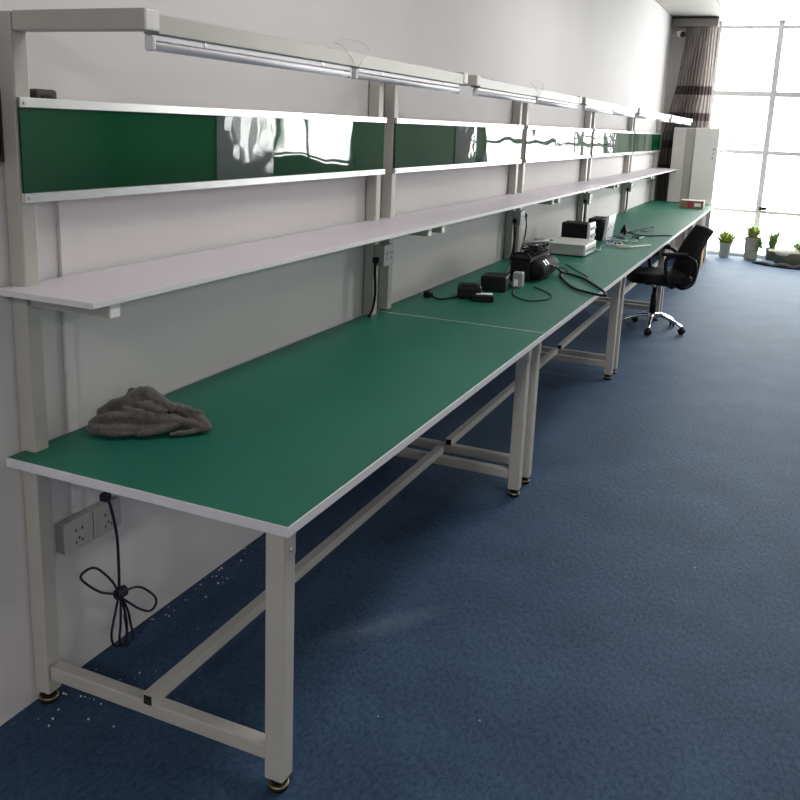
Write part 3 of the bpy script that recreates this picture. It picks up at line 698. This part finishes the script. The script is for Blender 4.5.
# ------------------------------------------------------------------ office chair
def chair():
    cx, cy = .80, 7.53
    r = thing('office_chair', 'black mesh swivel chair with chrome base tucked at the bench', 'chair', (cx, cy, 0))
    for k in range(5):
        an = math.radians(-15-22)+k*2*PI/5
        d = Vector((math.cos(an), math.sin(an), 0))
        p = lambda t, z_: Vector((cx, cy, z_))+d*t
        lg = MB().tube([p(.02, .125), p(.09, .125), p(.16, .105), p(.235, .078), p(.27, .062)], lambda t: .021-.007*t, n=10, flat=.75).build('base_leg', M['chrome'], r)
        q = p(.27, .028); sd = Vector((-d.y, d.x, 0))
        rot = Matrix.Translation(q) @ Matrix.Rotation(an+.6*k, 4, 'Z')
        cs_ = MB()
        for s_ in (-1, 1): cs_.lathe([(.0, -.008), (.024, -.008), (.028, -.004), (.028, .004), (.024, .008), (0, .008)], (0, .0125*s_, 0), axis='y', n=16, mtx=rot)
        cs_.box(-.016, .016, -.006, .006, .0, .036, .002, 0, rot)
        cs_.build('caster', M['black'], lg)
    MB().lathe([(.035, .10), (.040, .112), (.040, .14), (.03, .15)], (cx, cy, 0), n=20).build('hub', M['chrome'], r)
    MB().lathe([(.026, .145), (.026, .30), (.017, .305), (.017, .40)], (cx, cy, 0), n=18).build('gas_lift', M['black'], r)
    MB().box(cx-.10, cx+.10, cy-.06, cy+.06, .385, .425, .012, seg=3).build('tilt_plate', M['black'], r)
    lv = MB().tube([(cx-.05, cy-.05, .405), (cx-.06, cy-.18, .405), (cx-.08, cy-.29, .42)], .006); lv.lathe([(.0, -.02), (.011, -.012), (.011, .012), (0, .02)], (cx-.083, cy-.30, .422), axis='y', n=10)
    lv.build('lever', M['grey_plastic'], r)
    # seat cushion
    bm = bmesh.new(); bmesh.ops.create_cube(bm, size=1)
    bmesh.ops.subdivide_edges(bm, edges=list(bm.edges), cuts=9, use_grid_fill=True)
    for v in bm.verts:
        u, w, h = v.co.x*2, v.co.y*2, v.co.z*2
        rr = max(abs(u), abs(w)); sq = (abs(u)**5+abs(w)**5)**.2
        if sq > 1e-6: f = rr/sq; u *= f; w *= f
        e = 1-.35*max(0, (rr-.8)/.2)**2
        zz = .455+h*.042*e - (.03*max(0, -u-.5)**2*2) + .012*abs(w)**2
        v.co = Vector((cx+.015+u*.245, cy+w*.25, zz))
    MB().bm_add(bm, 0, True).build('seat', M['black_soft'], r)
    # curved mesh back and its frame
    def B(s, t):  # s across -1..1, t up 0..1
        x = cx+.225+.06*t+.10*t*t+.035*(1-s*s)-.035
        wdt = .215+.025*math.sin(PI*min(1, t*1.1))
        return Vector((x, cy+s*wdt, .47+.40*t))
    vs = []; fs = []; n1, n2 = 16, 16
    for i in range(n1+1):
        for j in range(n2+1): vs.append(B(-1+2*i/n1, j/n2))
    for i in range(n1):
        for j in range(n2): a_ = i*(n2+1)+j; fs.append([a_, a_+1, a_+n2+2, a_+n2+1])
    bk = MB().add(vs, fs, 0, True); bk.add([v+Vector((.012, 0, 0)) for v in vs], [f[::-1] for f in fs], 0, True)
    bo = bk.build('backrest', M['meshback'], r)
    fr = [B(-1+2*i/10, 0) for i in range(11)]+[B(1, j/8) for j in range(1, 9)]+[B(1-2*i/10, 1) for i in range(1, 11)]+[B(-1, 1-j/8) for j in range(1, 9)]
    MB().tube([p+Vector((.006, 0, 0)) for p in fr]+[fr[0]+Vector((.006, 0, 0))], .014, n=8, sub=3).build('back_frame', M['black'], bo)
    # back support bar and lumbar piece
    MB().tube([(cx+.05, cy, .405), (cx+.20, cy, .395), (cx+.29, cy, .43), (cx+.325, cy, .52), (cx+.33, cy, .62), (cx+.335, cy, .70)], lambda t: .024-.006*t, n=10, flat=1.3).build('support_bar', M['black'], r)
    MB().box(cx+.275, cx+.30, cy-.17, cy+.17, .58, .66, .012, seg=3).build('lumbar_pad', M['black_soft'], bo)
    for s_ in (-1, 1):
        yy = cy+s_*.275
        am = MB().tube([(cx+.14, cy+s_*.20, .405), (cx+.16, yy, .41), (cx+.225, yy, .45), (cx+.245, yy, .54), (cx+.225, yy, .63), (cx+.15, yy, .668), (cx+.03, yy, .664), (cx-.005, yy, .62), (cx+.01, yy, .50), (cx+.05, yy, .42), (cx+.10, cy+s_*.2, .405)], .015, n=10, sub=6).build('armrest', M['black'], r)
        MB().box(cx-.04, cx+.17, yy-.028, yy+.028, .668, .695, .012, seg=3).build('arm_pad', M['black_soft'], am)
    r.rotation_euler.z = math.radians(22)
    return r
chair()

# ------------------------------------------------------------------ far end: cabinet, curtain, camera, plants
cb = thing('tall_cabinet', 'tall white cabinet with an upright gap painted shadow grey behind the carton bench', 'cabinet', (.5, 12.47, 0))
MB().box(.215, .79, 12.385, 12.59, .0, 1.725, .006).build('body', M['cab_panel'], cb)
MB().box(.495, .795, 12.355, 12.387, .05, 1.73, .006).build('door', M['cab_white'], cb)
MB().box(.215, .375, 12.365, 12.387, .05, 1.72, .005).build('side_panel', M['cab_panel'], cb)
MB().box(.376, .494, 12.380, 12.3865, .05, 1.715).build('gap_shade', M['cab_gap_shade'], cb)  # upright gap, its shade painted as a darker strip
a = MB().box(.735, .755, 12.3535, 12.3555, 1.45, 1.47).box(.738, .75, 12.3535, 12.3555, 1.395, 1.415).box(.732, .745, 12.3535, 12.3555, 1.33, 1.36)
a.build('printed_mark', M['purple'], cb)

def pl_(P, x):
    for (a, b), (c, d) in zip(P, P[1:]):
        if x <= c: return b+(d-b)*(x-a)/(c-a)
    return P[-1][1]
def curtain():
    r = thing('curtain', 'mauve grey pleated curtain with dark horizontal bands beside the window', 'curtain', (.35, 12.66, 3.03))
    vs = []; fs = []; nu, nv = 200, 40
    for j in range(nv+1):
        z_ = .12+(3.03-.12)*j/nv; t = j/nv
        xl = pl_([(0, .015), (1.2, .02), (1.69, .045), (2.28, .15), (3.05, .205)], z_)
        xr = .60 + .03*(1-t)
        for i in range(nu+1):
            u = i/nu; x = xl+(xr-xl)*u
            am = .026*(1-.3*t)
            y = 12.672+am*math.sin(u*2*PI*11+.6*math.sin(z_*1.3))+.006*math.sin(u*60+z_*2)
            vs.append((x+.006*math.sin(z_*3+u*9), y, z_))
    for j in range(nv):
        for i in range(nu): a_ = j*(nu+1)+i; fs.append([a_, a_+1, a_+nu+2, a_+nu+1])
    o = MB().add(vs, fs, 0, True).build('drape', M['curtain'], r)
    # object coordinates of the drape start at its root: bands are keyed to the drape's own height
    MB().box(.012, .60, 12.62, 12.755, 3.032, 3.135, .004).build('pelmet', M['pelmet'], r)
    MB().box(.010, .602, 12.615, 12.758, 3.134, 3.148, .002).build('top_strip', M['dark_brown'], r)
    return r
curtain()
sc_ = thing('security_camera', 'small white dome camera with black eye in the ceiling corner', 'camera', (.15, 12.6, 2.94))
MB().box(.10, .125, 12.60, 12.76, 2.93, 2.955, .004).build('mount', M['white_plastic'], sc_)
rt = Matrix.Translation((.145, 12.585, 2.935)) @ Vector((.75, -.6, -.25)).to_track_quat('-Z', 'Y').to_matrix().to_4x4()
MB().lathe([(0, .05), (.03, .045), (.042, .025), (.045, 0), (.045, -.03)], (0, 0, 0), n=18, mtx=rt).build('housing', M['white_plastic'], sc_)
MB().lathe([(.040, -.031), (.038, -.045), (.028, -.06), (.0, -.068)], (0, 0, 0), n=18, mtx=rt).build('lens', M['lens'], sc_)
MB().tube([(.002, 12.45, 2.90), (.03, 12.5, 2.90), (.08, 12.58, 2.915), (.11, 12.60, 2.93)], .005).build('lead', M['cable_white'], sc_)

def blades(c, n, rad, h0, h1, seed, r0=.03, w=.007):
    q = random.Random(seed); mb = MB()
    for k in range(n):
        a_ = q.uniform(0, 2*PI); R = q.uniform(.45, 1)*rad; hh = q.uniform(h0, h1); w_ = w*q.uniform(.7, 1.3)
        b0 = Vector(c)+Vector((math.cos(a_)*r0*q.random(), math.sin(a_)*r0*q.random(), 0)); d = Vector((math.cos(a_), math.sin(a_), 0)); s = Vector((-d.y, d.x, 0))
        vs = []; N = 6; droop = q.uniform(.0, .5)
        for i in range(N+1):
            t = i/N; p = b0+d*R*t**1.3+Vector((0, 0, hh*(t-droop*t*t*t))); ww = w_*(1-t)**.6*(.6+1.2*t) if t < 1 else 0.0006
            vs += [p-s*ww, p+s*ww]
        mb.add(vs, [[2*i, 2*i+1, 2*i+3, 2*i+2] for i in range(N)], 0, True)
    return mb
p1 = thing('potted_plant', 'bushy yellow-green spider plant in a round pale pot', 'plant', (.995, 12.9, 0), 'potted plants by the window')
MB().lathe([(.062, 0), (.068, .006), (.085, .175), (.092, .178), (.092, .195), (.082, .195), (.079, .165), (0, .165)], (.995, 12.9, 0), n=28).build('pot', M['pot'], p1)
MB().lathe([(0, .172), (.078, .170), (.079, .16)], (.995, 12.9, 0), n=20).build('soil', M['soil'], p1)
blades((.995, 12.9, .172), 200, .185, .04, .25, 11, .06, .014).build('foliage', M['leaf'], p1)
p2 = thing('potted_plant', 'low leafy plant in a tall grey square pot below the mullion', 'plant', (1.34, 12.86, 0), 'potted plants by the window')
a = MB()
bm = bmesh.new(); bmesh.ops.create_cube(bm, size=1)
for v in bm.verts:
    t = v.co.z+.5; s_ = .165+.025*t; v.co = Vector((1.34+v.co.x*s_, 12.86+v.co.y*s_, t*.295))
bmesh.ops.bevel(bm, geom=[e for e in bm.edges], offset=.012, segments=3, affect='EDGES'); a.bm_add(bm, 0)
a.box(1.24, 1.44, 12.76, 12.96, .27, .30, .006)
a.build('pot', M['pot_grey'], p2)
MB().box(1.255, 1.425, 12.775, 12.945, .295, .306, .003).build('soil', M['soil'], p2)
fo = blades((1.34, 12.86, .30), 120, .125, .05, .22, 5, .06, .017)
fo.build('foliage', M['leaf'], p2)
blades((1.425, 12.79, .30), 60, .08, -.22, .03, 9, .03, .016).build('trailing_foliage', M['leaf_dark'], p2)

bs = thing('planter_basin', 'olive oval planter basin draped with a pale sheet by the window', 'planter', (1.93, 12.62, 0), 'potted plants by the window')
def oval(prof, c, ax, ay, n=36):
    mb = MB(); vs = []; fs = []
    for r_, h in prof:
        for k in range(n):
            an = 2*PI*k/n; vs.append((c[0]+ax*r_*math.cos(an), c[1]+ay*r_*math.sin(an), h))
    for i in range(len(prof)-1):
        for k in range(n): k2 = (k+1) % n; fs.append([i*n+k, i*n+k2, (i+1)*n+k2, (i+1)*n+k])
    fs.append(list(range(n))[::-1]); fs.append([(len(prof)-1)*n+k for k in range(n)])
    return mb.add(vs, fs, 0, True)
oval([(.72, .004), (.80, .02), (.95, .12), (1.02, .165), (1.02, .178), (.96, .178), (.93, .15)], (1.93, 12.62), .36, .20).build('basin', M['basin'], bs)
oval([(.92, .140), (.90, .158), (.5, .165)], (1.93, 12.62), .36, .20).build('soil', M['soil'], bs)
bm = bmesh.new(); bmesh.ops.create_uvsphere(bm, u_segments=20, v_segments=12, radius=1)
a = MB(); a.bm_add(bm, 0, True, Matrix.Translation((1.79, 12.56, .175)) @ Matrix.Diagonal((.17, .14, .075, 1))); a.build('pale_sheet', M['pebbles'], bs)
blades((1.98, 12.64, .16), 110, .15, .08, .22, 21, .10, .016).build('foliage', M['leaf_dark'], bs)
p4 = thing('potted_plant', 'thin spiky plant in a low grey pot behind the basin', 'plant', (1.60, 13.0, 0), 'potted plants by the window')
MB().lathe([(.07, 0), (.085, .15), (.092, .152), (.092, .168), (.08, .168), (.078, .14), (0, .14)], (1.60, 13.0, 0), n=24).build('pot', M['pot_grey'], p4)
blades((1.60, 13.0, .15), 70, .13, .10, .34, 31, .03, .012).build('foliage', M['leaf_dark'], p4)
p5 = thing('potted_plant', 'tall bushy plant behind the basin at the photo edge', 'plant', (2.06, 13.0, 0), 'potted plants by the window')
MB().lathe([(.07, 0), (.095, .18), (.102, .182), (.102, .2), (.09, .2), (.087, .17), (0, .17)], (2.06, 13.0, 0), n=24).build('pot', M['pot'], p5)
blades((2.06, 13.0, .18), 140, .16, .10, .32, 41, .05, .017).build('foliage', M['leaf'], p5)
# black liner spilling from the basin
vs = []; fs = []; nu, nv = 28, 8; q = random.Random(4)
for i in range(nu+1):
    for j in range(nv+1):
        u = i/nu; v = j/nv; x = 1.38+.72*u; y1_ = 12.50-.105*min(1, u*4); w_ = .04+.15*min(1, u*1.6)
        zz = .012+.055*math.sin(PI*v)*(.35+.65*abs(math.sin(u*9)))*min(1, .4+u)
        vs.append((x, y1_-w_+w_*v, zz if 0 < j < nv else .004))
for i in range(nu):
    for j in range(nv): a_ = i*(nv+1)+j; fs.append([a_, a_+1, a_+nv+2, a_+nv+1])
ln_ = MB().add(vs, fs, 0, True).build('plastic_liner', M['black_soft'])
tag(ln_, 'crumpled black plastic liner on the carpet in front of the basin', 'liner')
ln_.modifiers.new('thick', 'SOLIDIFY').thickness = .003

# plaster crumbs on the carpet along the wall
a = MB(); q = random.Random(12)
for k in range(70):
    if k < 46: x, y = abs(q.gauss(.02, .05))+.008, 2.0+q.random()**1.2*1.2
    else: x, y = .03+abs(q.gauss(0, .12)), 1.50+q.random()*.35
    s_ = q.uniform(.0012, .0042)
    if q.random() < .08: s_ *= 1.6
    bm = bmesh.new(); bmesh.ops.create_icosphere(bm, subdivisions=1, radius=s_)
    for v in bm.verts: v.co *= q.uniform(.7, 1.3)
    a.bm_add(bm, 0, False, Matrix.Translation((x, y, s_*.6)))
tag(a.build('plaster_crumbs', M['crumb']), 'white plaster crumbs scattered on the carpet along the wall', 'crumbs', kind='stuff')

# ------------------------------------------------------------------ fill lights added below the ceiling, out of view
def lamp(x, y, p, sx=.6, sy=1.2):
    l = bpy.data.lights.new('ceiling_fill', 'AREA'); l.shape = 'RECTANGLE'; l.size = sx; l.size_y = sy; l.energy = p; l.color = (1, .965, .93)
    o = bpy.data.objects.new('ceiling_fill', l); COL.objects.link(o); o.location = (x, y, ZC-.02)
    return o
for y, p in ((-2.6, 64), (2.6, 30), (6.2, 34)): lamp(1.6, y, p)
for y, p in ((-2.6, 70), (2.6, 22), (6.2, 26)): lamp(6.0, y, p)
lamp(3.4, 9.8, 95)  # added to brighten the curtain, column and cabinet
def portal(x0, x1):
    l = bpy.data.lights.new('window_daylight', 'AREA'); l.shape = 'RECTANGLE'; l.size = x1-x0; l.size_y = ZC-.05; l.cycles.is_portal = True
    o = bpy.data.objects.new('window_daylight', l); COL.objects.link(o); o.location = ((x0+x1)/2, YW+.14, ZC/2); o.rotation_euler = (-PI/2, 0, 0)
portal(.56, 2.93); portal(5.2, 7.5)

w = bpy.data.worlds.new('sky'); sc.world = w; w.use_nodes = True
bg = w.node_tree.nodes['Background']; bg.inputs['Color'].default_value = (1, .995, .97, 1); bg.inputs['Strength'].default_value = 15.0

# ------------------------------------------------------------------ camera
cd = bpy.data.cameras.new('camera'); cam = bpy.data.objects.new('camera', cd); COL.objects.link(cam)
yaw, pitch, roll = .4058, -.2224, .0407
f = Vector((-math.sin(yaw)*math.cos(pitch), math.cos(yaw)*math.cos(pitch), math.sin(pitch)))
r0 = Vector((math.cos(yaw), math.sin(yaw), 0)); u0 = r0.cross(f)
rr = math.cos(roll)*r0+math.sin(roll)*u0; uu = -math.sin(roll)*r0+math.cos(roll)*u0
mw = Matrix((rr, uu, -f)).transposed().to_4x4(); mw.translation = (1.7693, 0, 1.6179)
cam.matrix_world = mw
cd.sensor_fit = 'HORIZONTAL'; cd.sensor_width = 36; cd.lens = 875.6072/800*36
cd.shift_x = (400-406.8391)/800; cd.shift_y = (322.7724-400)/800
cd.clip_start = .05; cd.clip_end = 100
sc.camera = cam
sc.view_settings.view_transform = 'Standard'; sc.view_settings.look = 'None'; sc.view_settings.exposure = 0.12
sc.cycles.use_denoising = True
